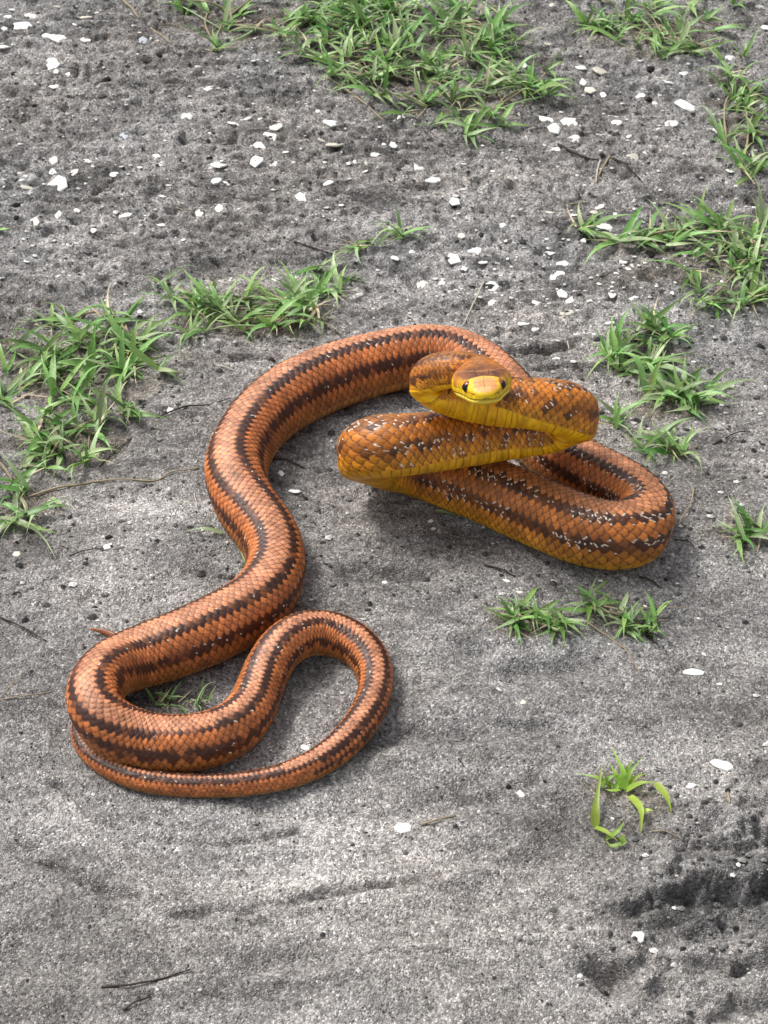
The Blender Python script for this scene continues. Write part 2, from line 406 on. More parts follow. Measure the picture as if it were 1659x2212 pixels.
# --- scales on the lattice
Mrow=np.interp(rad,[.003,.005,.008,.0125,.0165],[9.,11.,15.5,22.,25.]); Mrow=np.where(sa<.30,25.,Mrow)
for i in range(1,NS): Mrow[i]=min(Mrow[i],Mrow[i-1])
Mrow=smooth(Mrow[:,None],40)[:,0]
Ls=1.33*(np.radians(250)*np.maximum(rad,.0022)/Mrow)
Ls=np.where(sa<.20,Ls*np.interp(sa,[0.03,.20],[.70,.90]),Ls)
cum=np.r_[0,np.cumsum(np.diff(sa)/Ls[1:])]
Am=np.degrees(np.abs(th))*np.sign(np.degrees(th))      # signed degrees
def gw(a): a=np.abs(a); return a*(1.15-.0011*a)              # scales widen from the spine to the flank
def gwi(g): g=np.abs(g); return (1.15-np.sqrt(np.maximum(1.3225-.0044*g,.01)))/.0022
def lattice(al,cu,M):
    """overlapping scales: each point belongs to the scale whose rear edge is the next one behind it"""
    p=np.sign(al)*gw(al)*M/250.
    i0=np.round(p); e_=np.full(p.shape,9.); f_=e_.copy(); bi=np.zeros(p.shape); bj=bi.copy(); bp=bi.copy(); bq=bi.copy()
    for di in (-1,0,1):
        i=i0+di; off=.5*(np.mod(i,2)); j=np.round(cu-off); dp=p-i; ad=np.minimum(np.abs(dp),1)
        qr=.52-.50*ad**2.3
        for dj in (-1,0,1):
            dq=cu-(j+dj+off); e=qr-dq; ok=np.abs(dp)<1.
            m_=ok&(e>=0)&(e<e_); bi=np.where(m_,i,bi);bj=np.where(m_,j+dj,bj);bp=np.where(m_,dp,bp);bq=np.where(m_,dq,bq); e_=np.where(m_,e,e_)
            f_=np.where(ok&(e<0)&(-e<f_),-e,f_)
    return e_,f_,bi,bj,bp,bq
cu2=np.broadcast_to(cum[:,None],R.shape); al2=np.broadcast_to(Am,R.shape); M2=np.broadcast_to(Mrow[:,None],R.shape).astype(float)
d1,d2,ci,cj,cp_,cq=lattice(al2,cu2,M2)
d1=np.minimum(d1,2);d2=np.minimum(d2,2)
edge=sstep(.01,.20,d2)*sstep(-.01,.05,d1)*(1-.55*sstep(.74,.98,np.abs(cp_)))                # 0 in the skin showing behind the scale in front
alc=np.sign(ci)*gwi(ci*250./M2)
h1=hash2(ci+200,cj,1); h2=hash2(ci+200,cj,2); h3=hash2(ci+200,cj,3)
belly=(np.abs(al2)>=128)
hgt=.62*np.clip(1-d1*1.25,0,1)-.28*np.abs(cp_)**2+.14*np.exp(-(cp_/.12)**2)*(cq<.4)+.12*(h2-.5)
hgt=hgt*(.25+.75*sstep(0,.10,d1))
hgt=hgt*edge-(1-edge)*.25
fade=sstep(19,38,S_+.8*np.minimum(Z_,6)-3)*sstep(0,.004,R)
ampS=np.minimum(rad/.019,1)[:,None]*.00062*(.6+.4*sstep(80,240,S_))
disp=hgt*ampS*fade
# belly plates
cb=cu2/1.0; fb=cb-np.floor(cb); bid=np.floor(cb)
plate=(.7*fb-1.1*np.exp(-((fb-.02)/.07)**2)-1.1*np.exp(-((fb-.98)/.05)**2))
bridge=sstep(116,121,np.abs(al2))
disp=np.where(np.abs(al2)>119,plate*ampS*.8*fade,disp)
disp=disp-bridge*(1-sstep(119,124,np.abs(al2)))*.0002*fade
# --- pigment
def C3(*c): return np.array(c)[None,None,:]
front=1-sstep(.30,.75,sa)[:,None,None]                   # golden front of the body
aal=np.abs(alc)[...,None]
org=C3(.54,.165,.046)*(1-front)+C3(.52,.170,.018)*front
pale=C3(.59,.25,.13)*(1-front)+C3(.36,.135,.03)*front
gold=C3(.34,.13,.03)*(1-front)+C3(.66,.265,.012)*front
wt=1-sstep(10,34,aal)
col=org*(1-wt)+pale*wt
wg=sstep(84,112,aal); col=col*(1-wg)+gold*wg
col=col*(.72+.52*h1[...,None])*(1+.5*fbm(cu2*.35,al2*.03,3,171))[...,None]*(1+.05*(h2[...,None]-.5)*C3(1,2,3))
# darker scattered tint on the back near the neck
dk=C3(.024,.009,.008)
al_=np.abs(alc); ff_=1-sstep(.25,.70,sa)[:,None]
nz=vnoise(cj*.55,ci*.7,5)
al_=al_+(h1-.5)*8*ff_; tl=sstep(20,15,M2) if False else 1-sstep(15,20,M2); s1=(al_>19-3*tl)&(al_<38+8*tl); s2=(al_>67)&(al_<94)
side=np.sign(alc)
k1=np.where(s1,.95-.22*(h2>.8),0.); k2=np.where(s2&(M2>14.5),np.where((al_>71)&(al_<87),.90-.25*(h2>.75),np.where((h3<.50)|((h3<.8)&(ff_<.3)&(al_<80)),.85,.08)),0.)
k=np.maximum(k1,k2)
cx=sstep(30,60,S_)*(1-.0*S_)
ff=1-sstep(.18,.60,sa)[:,None]                           # stripes break up in front
k=k*(1-ff*np.where(h2+nz*.9<.42,.80,.06)-ff*.06)
k=np.maximum(k,ff*np.where((h3>.90),.45,0))
k=np.clip(k,0,1)*cx
col=col*(1-k[...,None])+dk*k[...,None]*(.7+.7*h1[...,None])
# skin seams: dark between orange scales, white flecks among the dark ones
seam=(1-edge)[...,None]
col=col*(1-.92*seam)+C3(.06,.022,.013)*.92*seam
tipd=(sstep(.12,0,d1) if False else (1-sstep(0,.12,d1)))[...,None]*(1-k[...,None]); col=col*(1+.22*tipd)
neigh=hash2(cj*2+(cq>0)+500,ci*2+(cp_>0)+300,8)
dens=np.clip(.42+1.3*fbm(cu2*.22,al2*.02,2,91),.04,.9)*(.10+1.1*(1-sstep(.40,.80,sa)[:,None]))*sstep(.10,.2,sa)[:,None]
fl=(d2<.135)&(np.abs(cp_)>.12)&(np.abs(cp_)<.80)&(k>.30)&(neigh<dens*.68)
fl=fl&(S_>90)
col=np.where(fl[...,None],C3(.95,.88,.76),col)
# belly
yel=C3(.98,.50,.006)*(1-sstep(.16,.40,sa)[:,None,None])+C3(.58,.27,.015)*sstep(.16,.40,sa)[:,None,None]
cream=C3(.38,.19,.07); f2=sstep(.6,.95,sa)[:,None,None]; bc=yel*(1-f2)+cream*f2
hb=hash2(bid,np.zeros_like(bid)+3,4)[...,None]
pe=np.maximum(np.exp(-((fb-.0)/.06)**2),np.exp(-((fb-1.)/.06)**2))[...,None]
bc=bc*(.78+.3*hb)*(1+.5*fbm(cu2*1.3,al2*.05,3,181))[...,None]*(1-.62*pe)
wb=sstep(117,121,np.abs(al2))[...,None]; wb=np.where(wb>0,wb,0)
col=col*(1-wb)+bc*wb
# --- head
hz=Z_; hxx=np.abs(X_)
zm=np.interp(S_,[0,3,10,22,32,38],[-2.2,-2.6,-3.0,-3.4,-4.4,-6.0])
inh=1-sstep(32,52,S_+.35*np.maximum(hz,0)*3-.5*np.maximum(-hz,0))
mouth=np.exp(-((hz-zm)/.34)**2)*(1-sstep(34,38,S_))
yl=C3(1.0,.66,.010); pk=C3(.80,.34,.13); br=C3(.17,.055,.02); og=C3(.60,.25,.035)
nh=fbm(X_*.28+50,S_*.25,3,131)[...,None]
hc=np.zeros(col.shape)+yl
ora=C3(.86,.40,.03); wo=(sstep(-.5,2.0,hz+nh[...,0]*3-.0*hxx)*(1-sstep(18,24,S_)))[...,None]*.50; hc=hc*(1-wo)+ora*wo
wsid=sstep(-.8,2.6,hz+nh[...,0]*5)[...,None]*sstep(15,24,S_)[...,None]
hc=hc*(1-wsid)+og*wsid
wsn=(sstep(.8,2.6,hz-.30*np.maximum(hxx-3,0)+nh[...,0]*1.2)*(1-sstep(12.0,16.5,S_+nh[...,0]*4))*(1-.92*sstep(3.6,7.6,hxx+nh[...,0]*3-.10*S_)))[...,None]; hc=hc*(1-wsn)+pk*wsn
wbr=(sstep(15.5,17.5,S_+.25*hxx)*sstep(2.5,6.0,hz-.10*(hxx)+nh[...,0]*1.5))[...,None]; hc=hc*(1-wbr)+br*wbr*(1+1.1*nh)
# crown pattern: paler arcs over the brown
arc=np.exp(-((S_-24-.05*hxx**2)/1.1)**2)*wbr[...,0]; hc=hc*(1-.5*arc[...,None])+C3(.55,.26,.10)*.5*arc[...,None]
grow=np.zeros(R.shape)
def gl(v,wdt=.28): return np.exp(-(v/wdt)**2)
top=sstep(1.5,3.0,hz)
grow+=gl(X_,.22)*top*(S_<15)*(S_>3)
grow+=(gl(S_-5.2-.02*hxx**2)+gl(S_-10.2)+gl(S_-16.2,.3))*top*(hxx<8)
grow+=(gl(hxx-3.2-(S_-16)*.08,.25))*(S_>16)*(S_<27)*top
grow+=gl(S_-27-.1*hxx,.3)*top
lab=((hz>zm)&(hz<zm+3.4)&(S_<32)); ll=np.mod(S_+.6*hxx*(S_<3),4.6); grow+=lab*gl(np.minimum(ll,4.6-ll),.28)*(S_>1)
grow+=gl(hz-(zm+3.4),.22)*(S_<30)*(S_>1.5)
low=(hz<zm)&(hz>zm-3)&(S_<30); l2=np.mod(S_+1.5,4.2); grow+=low*gl(np.minimum(l2,4.2-l2),.25)*(S_>1)
grow=np.clip(grow,0,1)
nost=np.exp(-(((S_-3.2)/.75)**2+((hz-.4)/.6)**2))*(hxx>2)
pl_=hash2(np.floor(S_/5.1)+9,np.floor(X_/3.4)+30,77)[...,None]; hc=hc*(.84+.32*pl_*top[...,None]); hc=hc*(1-.45*grow[...,None])*(1+.45*(vnoise(S_*.9,X_*.9,141)*sstep(16,24,S_)+.35*vnoise(S_*1.6,X_*1.6,142)))[...,None]; hc=hc*(1-.85*nost[...,None]); hc=hc*(1-.80*mouth[...,None])
lipl=((hz<zm-.3)&(hz>zm-1.8))[...,None]; hc=np.where(lipl&(S_<30)[...,None],hc*.4+C3(.9,.72,.12)*.6,hc)
col=col*(1-inh[...,None])+hc*inh[...,None]
disp=disp-(.00032*grow+.0009*mouth+.0006*nost)*inh
disp+=inh*(.0005*np.exp(-((S_-14)/5)**2-((hz-5.2)/1.6)**2)*(hxx>5))      # brow
disp+=inh*.0004*np.exp(-((hz-zm+1.6)/1.2)**2)*(1-sstep(24,34,S_))        # lower lip
disp-=inh*.0006*np.exp(-((S_-13.6)/3.0)**2-((hz-2.0)/2.4)**2)*(hxx>5)   # eye socket
R=R+disp
bump=.00025*fbm(cu2*1.2,al2*.09,2,201)
R=R+bump*fade
pos=cen[:,None,:]+R[...,None]*(ct[...,None]*Dv[:,None,:]+st[...,None]*Sv[:,None,:])
col=np.clip(col,.004,.97)
V=np.concatenate([pos.reshape(-1,3),cen[:1]-T[:1]*.0004,cen[-1:]]); CC=np.concatenate([col.reshape(-1,3),[[.86,.58,.03]],[[.2,.1,.05]]])
ii=np.arange(NS*NT).reshape(NS,NT); jn=np.roll(ii,-1,1)
FQ=np.stack([ii[:-1],ii[1:],jn[1:],jn[:-1]],-1).reshape(-1,4)
a=NS*NT; cap=np.stack([np.full(NT,a),ii[0],jn[0],jn[0]],-1)
bm_=mesh_np('snake_body',V,FQ,CC)
import bmesh
b=bmesh.new(); b.from_mesh(bm_); b.verts.ensure_lookup_table()
for ring,tip in ((ii[0],a),(ii[-1],a+1)):
    for q in range(NT):
        va,vb=b.verts[int(ring[q])],b.verts[int(ring[(q+1)%NT])]
        f=b.faces.new((b.verts[tip],va,vb) if tip==a else (b.verts[tip],vb,va)); f.smooth=True
b.to_mesh(bm_); b.free()
m,N,L,B=mat_new('snake_scales'); at=N.new('ShaderNodeAttribute'); at.attribute_name='Col'; L.new(at.outputs['Color'],B.inputs['Base Color'])
B.inputs['Roughness'].default_value=.47; B.inputs['Specular IOR Level'].default_value=.40
nz_=N.new('ShaderNodeTexNoise'); nz_.inputs['Scale'].default_value=700; nz_.inputs['Detail'].default_value=3
bp=N.new('ShaderNodeBump'); bp.inputs['Strength'].default_value=.15; bp.inputs['Distance'].default_value=.0004
L.new(nz_.outputs[0],bp.inputs['Height']); L.new(bp.outputs[0],B.inputs['Normal'])
snake=empty('snake',(float(cen[NS//2][0]),float(cen[NS//2][1]),0),'long orange and brown striped snake coiled on grey sand with raised yellow chin','snake')
body=link('body',bm_,m); body.parent=snake; body.matrix_parent_inverse=Matrix.Translation(-Vector(snake.location))
# eyes
def sphere(r,seg=24,rings=16,flat=1.):
    V=[];Fc=[]
    for i in range(rings+1):
        t=math.pi*i/rings
        for j in range(seg):
            p=2*math.pi*j/seg; V.append((r*math.sin(t)*math.cos(p),r*math.sin(t)*math.sin(p),r*math.cos(t)*flat))
    for i in range(rings):
        for j in range(seg): Fc.append((i*seg+j,(i+1)*seg+j,(i+1)*seg+(j+1)%seg,i*seg+(j+1)%seg))
    return np.array(V),np.array(Fc)
m_eye,N,L,B=mat_new('eye_iris'); B.inputs['Base Color'].default_value=(.30,.070,.016,1); B.inputs['Roughness'].default_value=.12
m_pup,N,L,B=mat_new('eye_pupil'); B.inputs['Base Color'].default_value=(.006,.004,.004,1); B.inputs['Roughness'].default_value=.06
k_=int(np.argmin(np.abs(sa-.0138)))
for sg in (-1,1):
    c0=cen[k_]+Sv[k_]*sg*.0086+Dv[k_]*.0024
    V,Fc=sphere(.0037); e_=link('eye',mesh_np('eye',V,Fc),m_eye)
    n=Vector(Sv[k_]*sg*.74-T[k_]*.62+Dv[k_]*.15).normalized()
    M=Matrix.Translation(Vector(c0))@n.to_track_quat('Z','Y').to_matrix().to_4x4()
    e_.parent=snake; e_.matrix_parent_inverse=Matrix.Translation(-Vector(snake.location)); e_.matrix_basis=M
    V,Fc=sphere(.0022,20,10,.35); pu=link('pupil',mesh_np('pupil',V,Fc),m_pup); pu.parent=e_; pu.location=(0,0,.0031)

# ---------------------------------------------------------------- shell chips
SH=[]
c1="""30 75 45;50 30 30;130 60 60;85 110 100;235 150 120;255 22 50;365 65 60;425 60 35;325 98 25;370 172 50;15 215 50;15 245 25;220 275 80;500 225 40;590 238 40;245 327 25;290 327 30;235 387 48;130 147 50;15 125 40;620 183 40;900 388 50;820 425 20;835 42 40;1285 452 30;810 513 50;1060 520 55;1008 543 48;1128 515 30;1190 543 66;900 567 30;1160 593 70;1115 635 62;1370 487 40;1430 540 70;1385 600 45;1445 617 95;1655 615 30;1630 665 65;540 580 45;410 610 38;665 672 72;378 697 40;232 698 45;700 697 20;605 717 30;228 738 35;715 613 15;85 745 25;85 772 20;120 802 62;250 805 100;320 750 35;495 765 42;525 722 25;555 767 18;945 715 70;935 785 45;965 783 40;728 793 45;705 850 35;1110 697 55;1185 697 50;1235 655 30;1535 690 25;1578 712 28;1575 745 33;1420 800 50;1295 865 65;1408 903 30;265 937 60;335 930 30;535 935 80;440 915 25;148 965 50;400 997 35;707 970 55;860 915 40;948 905 40;1035 907 20;345 872 35;755 1020 18;792 1040 22;895 1067 22;793 1090 18;103 1038 22;115 1125 28;1190 1202 30;250 1180 18;1450 967 16"""
c2="""725 15 35;1645 140 45;1630 40 60;1580 12 40;710 178 35;605 270 30;843 248 28;772 260 24;852 293 50;932 313 65;863 355 45;890 390 52;945 405 35;1195 337 40;1240 355 50;1110 405 48;1172 427 25;1310 440 100;1295 322 40;1490 250 60;1530 450 40;1640 470 40;77 500 42;40 628 35;703 517 62;805 532 90;735 563 55;992 500 55;1003 538 50;1055 590 40;825 598 50;1180 560 38;1240 552 60;1425 570 55;742 648 42;1160 652 30;1075 683 60;1130 663 25;570 662 45;150 718 50;208 785 82;345 708 25;770 788 22;1495 740 38;1445 768 28;305 893 48;312 937 32;930 888 55;908 923 40;713 907 50;1005 903 35;820 930 32;510 975 35;520 1030 42;390 1090 62;425 1128 50;300 1123 60;335 1025 35;950 990 68;995 1018 38;715 1075 50;775 1135 70;750 1172 75;1035 1125 40;1065 1160 48;1018 1167 55;1082 1112 20;1100 1052 25;120 1088 25;48 1123 40;345 1165 30;500 1183 33;170 1220 55;325 1230 60;465 1238 60;250 1222 30;930 1222 22;860 1050 25"""
c4="""65 515 60;75 610 62;330 585 72;475 535 78;515 588 75;500 650 90;640 578 62;765 505 30;762 540 45;878 562 75;1105 540 30;735 705 95;250 725 75;320 748 50;1030 660 60;1155 780 62;1133 828 78;1523 718 40;1035 975 85;440 918 50;1150 1365 40;1335 720 25;1225 935 40"""
c0="""637 1064 26;607 1028 14;600 983 11;657 1615 25;870 1788 42;1131 1523 15;1123 1716 21;1376 2030 27;1559 1660 46;1499 1453 46;1094 1255 20;1120 1280 20;1197 1252 15;1349 1245 16;1393 1304 12;1316 1392 9;1520 1413 12;1554 1477 14;1575 1352 10;1078 1492 12;1487 1716 28;300 671 15;370 895 16;232 1181 24;35 1197 22;377 1115 9;187 928 9;824 703 12;1034 1753 7"""
def rd(t,ox,oy,k):
    for e in t.split(';'):
        a,b,c=map(float,e.split()); SH.append((ox+a*k,oy+b*k,c*k))
rd(c1,0,0,.5); rd(c2,829.5,0,.5); rd(c4,1036.8,432,.375); rd(c0,0,0,1)
m_sh=[]
for nm,c in (('white',(.92,.91,.88)),('cream',(.84,.79,.68)),('bluish',(.50,.53,.58)),('stained',(.60,.56,.48))):
    m,N,L,B=mat_new('shell_'+nm); tn=N.new('ShaderNodeTexNoise'); tn.inputs['Scale'].default_value=260; tn.inputs['Detail'].default_value=4
    cr_=N.new('ShaderNodeValToRGB'); cr_.color_ramp.elements[0].position=.3; cr_.color_ramp.elements[0].color=(c[0]*.72,c[1]*.70,c[2]*.66,1)
    cr_.color_ramp.elements[1].position=.55; cr_.color_ramp.elements[1].color=(*c,1)
    L.new(tn.outputs[0],cr_.inputs[0]); L.new(cr_.outputs[0],B.inputs['Base Color']); B.inputs['Roughness'].default_value=.5; m_sh.append(m)
def chip(seed,asp,kind):
    r=random.Random(seed); n=r.choice((6,7,8,9)) if kind!='angular' else r.choice((4,5,6))
    an=sorted(2*math.pi*(i+r.uniform(-.3,.3))/n for i in range(n))
    ring=[(math.cos(a)*r.uniform(.84,1.08)*.5,math.sin(a)*r.uniform(.8,1.1)*.5*asp) for a in an]
    V=[];h=.13
    for sc,z in ((.90,-.10),(1.0,.0),(.93,h*.75),(.62,h*1.15)):
        for x,y in ring: V.append((x*sc+.03*(z>0)*r.uniform(-1,1),y*sc,z+r.uniform(-.015,.015)+x*.10))
    V.append((.02,.01,h*1.25))
    Fc=[];
    for k in range(3):
        for i in range(n): j=(i+1)%n; Fc.append((k*n+i,k*n+j,(k+1)*n+j,(k+1)*n+i))
    for i in range(n): Fc.append((3*n+i,3*n+(i+1)%n,4*n))
    Fc.append(tuple(range(n))[::-1])
    me=bpy.data.meshes.new('chip'); me.from_pydata(V,[],Fc); me.update(); return me
KINDS=[('oval','oval',.62),('angular','angular',.85),('long narrow','long',.34),('rounded','oval',.9),('broad flat','angular',1.05)]
CH={}
for ki,(kn,kk,asp) in enumerate(KINDS):
    for v_ in range(4): CH[ki,v_]=[chip(ki*10+v_,asp,kk)]
CHM={}
def where(x,y):
    """landmark phrase for a spot of the photograph (cell key), at most eight words"""
    if y<300 and x<180: return 'in the far left corner, '+('topmost band' if y<35 else 'second band' if y<75 else 'third band' if y<160 else 'lowest band')
    if y<150 and x<640: return 'left of or among the top sprigs'
    if y<260 and x<700: return 'on sand left of the top mat'
    if y<300 and x<700: return 'just above the two black crumbs'
    if y<345 and x<1000: return 'just below the left top mat, '+('near row' if y>295 else 'far row')
    if y<120 and x>=1150: return 'among grass at the top right'
    if x>=1150 and y<225: return 'between the top mats, '+('far' if y<165 else 'near')+(' right side' if x>1380 else ' left side')
    if x>=1150 and y<345: return 'above the broken twigs, '+('right side' if x>1400 else 'far left side' if y<275 else 'near left side')
    if x>=1480 and y<420: return 'by the upper right edge grass'
    if x>=1100 and y<420: return 'near the dark broken twigs'
    if y<420 and x<300: return 'on upper left sand, '+('upper band' if y<365 else 'lower band')
    if y<420 and x<700: return 'left of upper centre, '+('upper band' if y<375 else 'lower band')
    if y<480 and x<350: return 'by the dark furrow at far left'
    if y<490 and x<700: return 'left of the small grass sprig'
    if y<640 and x<700: return 'beyond the grass left of the snake'
    if y<600 and x<1150: return 'right of the middle sprig, '+('upper' if y<500 else 'lower')
    if y<545 and x>=1150: return ('beyond' if y<475 else 'beside')+' the lone grass shoot at right'
    if y<645 and x<1150: return 'on sand well above the snake'
    if y<610 and x>=1150: return 'below the lone shoot, '+('left side' if x<1300 else 'right side')
    if y<720 and x<1200: return 'just above the snake top arc'
    if y<720 and x<1330: return 'above right of the snake, '+('upper' if y<645 else 'lower')
    if y<860 and x>=1330: return 'around the right tufts, '+('upper' if y<700 else 'lower')
    if x<420 and y<1300: return 'beside the left grass patch'
    if x<830 and y<1150: return 'inside the snake big curve'
    if y<1180 and x>1000: return 'close to the snake right side'
    if y<1330: return 'between the snake and near tufts'
    if y<1560: return 'around the two near grass tufts'
    if x<1000: return 'by the lower tail loop'
    return 'on near sand by the yellow green plant'
cells={}
for i,(x,y,wd) in enumerate(SH): cells.setdefault(where(x,y),[]).append(i)
ORD='first second third fourth fifth sixth seventh eighth ninth tenth eleventh twelfth thirteenth fourteenth fifteenth sixteenth'.split()
for ph,ids in cells.items():
    ids.sort(key=lambda i:SH[i][0])
    for o_,i in enumerate(ids):
        x,y,wd=SH[i]; ki=rnd.choice((0,0,1,1,3,4,2)); 
        if (round(x),round(y)) in ((1499,1453),(268,468),(332,336),(268,467),(1487,1716),(354,485)): ki=2
        v_=rnd.randrange(4); mi=rnd.choices((0,1,3),(.76,.13,.11))[0]
        if (round(x),round(y))==(270,290) or (round(x),round(y))==(310,92): mi=2
        key=(ki,v_,mi)
        if key not in CHM:
            me=CH[ki,v_][0].copy(); me.materials.append(m_sh[mi]); CHM[key]=me
        p,t=P(x,y); sz=wd*t/FPX*1.12
        o=link('shell_chip',CHM[key]); 
        zz=gz1(p[0],p[1]); hh=min(sz,.011)*.9/ sz
        o.location=(p[0],p[1],zz-sz*.03); o.scale=(sz,sz*rnd.uniform(1.1,1.5),sz*.52)
        o.rotation_euler=(rnd.uniform(.05,.42),rnd.uniform(-.2,.2),rnd.choice((0,math.pi))+rnd.gauss(0,.35))
        size='tiny' if wd<13 else 'small' if wd<24 else 'medium' if wd<38 else 'large'
        cn=('white','cream','bluish','stained')[mi]
        n=len(ids); pos_='the only one' if n==1 else ('leftmost' if o_==0 else 'rightmost' if o_==n-1 else ORD[o_]+' from the left')
        o['label']=f"{size} {('oval','angular','long','round','broad')[ki]} {cn} chip {ph}"+(f", {pos_}" if n>1 else ""); o['category']='shell chip'; o['group']='white shell chips strewn on the sand'

# ---------------------------------------------------------------- dark clods
m_cl,N,L,B=mat_new('dark_clod'); B.inputs['Base Color'].default_value=(.018,.014,.012,1); B.inputs['Roughness'].default_value=.95
def lump(seed):
    r=random.Random(seed); V,Fc=sphere(.5,9,6)
    V=V*np.array([[r.uniform(.8,1.2)]*3 for _ in range(len(V))])*np.array([1,.8,.6]); me=mesh_np('clod',V,Fc,None,False); me.materials.append(m_cl); return me
LM=[lump(i) for i in range(5)]
CL=[(29,160,16),(232,176,20),(187,243,18),(75,236,12),(484,246,16),(500,259,9),(550,245,14),(460,278,24),(452,337,14),(448,352,16),(310,291,12),(35,445,20),(36,478,16),(622,202,18),(345,121,18),(315,137,14),
(1405,150,22),(1403,207,18),(1214,522,11),(1404,557,27),(1627,440,13),(980,450,18),(1157,565,14),(1644,743,18),(1215,524,9),(1629,970,14),(587,776,22),(235,1163,18),(1300,338,15),(1440,1240,12),(1177,1690,10),(1098,1700,14),(1567,1733,16),(1620,1800,14),(1315,2108,18),(148,1112,9),(1158,1795,9)]
CLW={}
for i,(x,y,wd) in enumerate(CL):
    p,t=P(x,y); sz=wd*t/FPX; o=link('soil_clod',LM[i%5]); o.location=(p[0],p[1],gz1(p[0],p[1])+sz*.05); o.scale=(sz,sz,sz*.8); o.rotation_euler=(0,0,rnd.uniform(0,6))
    a='far' if y<200 else 'upper' if y<500 else 'middle' if y<900 else 'near'
    b_='left edge' if x<250 else 'left part' if x<600 else 'centre' if x<1150 else 'right part' if x<1500 else 'right edge'
    CLW.setdefault((a,b_),[]).append((x,wd,o))
for (a,b_),l in CLW.items():
    l.sort(key=lambda e:e[0])
    for k,(x,wd,o) in enumerate(l):
        n=len(l); pos_='' if n==1 else (', leftmost' if k==0 else ', rightmost' if k==n-1 else ', '+ORD[k]+' from the left')
        o['label']=f"{'small' if wd<15 else 'larger'} black soil crumb on {a} sand, {b_}{pos_}"; o['category']='soil clod'; o['group']='black soil crumbs on the sand'

# ---------------------------------------------------------------- twigs and straws
def matc(name,c,r=.8):
    m,N,L,B=mat_new(name); tn=N.new('ShaderNodeTexNoise'); tn.inputs['Scale'].default_value=400; tn.inputs['Detail'].default_value=3
    rp=N.new('ShaderNodeValToRGB'); rp.color_ramp.elements[0].position=.35; rp.color_ramp.elements[1].position=.65
    rp.color_ramp.elements[0].color=(c[0]*.55,c[1]*.55,c[2]*.5,1); rp.color_ramp.elements[1].color=(*c,1)
    L.new(tn.outputs[0],rp.inputs[0]); L.new(rp.outputs[0],B.inputs['Base Color']); B.inputs['Roughness'].default_value=r; return m
TM={'dark':matc('twig_dark',(.045,.032,.025)),'tan':matc('straw_tan',(.42,.34,.22)),'pale':matc('straw_pale',(.62,.58,.48)),'grey':matc('twig_grey',(.30,.26,.21)),'red':matc('twig_red',(.14,.06,.03))}
def tube(pts,r,taper=.5,seed=0,flat=1.):
    A=np.array(pts,float); A=cr(A,5) if len(A)>2 else np.array([A[0]+(A[-1]-A[0])*k/5 for k in range(6)])
    rr=random.Random(seed); n=len(A); V=[];Fc=[]
    T_=np.gradient(A,axis=0)
    for i in range(n):
        t=Vector(T_[i]).normalized(); s=t.cross(Vector((0,0,1))).normalized(); u_=s.cross(t)
        q=r*(1-(1-taper)*i/(n-1))*rr.uniform(.8,1.2); c=Vector(A[i])+s*rr.uniform(-.35,.35)*r
        for k in range(6):
            a_=math.pi/3*k; V.append(tuple(c+s*q*math.cos(a_)+u_*q*flat*math.sin(a_)))
    for i in range(n-1):
        for k in range(6): Fc.append((i*6+k,i*6+(k+1)%6,(i+1)*6+(k+1)%6,(i+1)*6+k))
    Fc+= [tuple(range(6))[::-1],tuple(range((n-1)*6,n*6))]
    me=bpy.data.meshes.new('twig'); me.from_pydata(V,[],Fc); 
    for p in me.polygons: p.use_smooth=True
    me.update(); return me
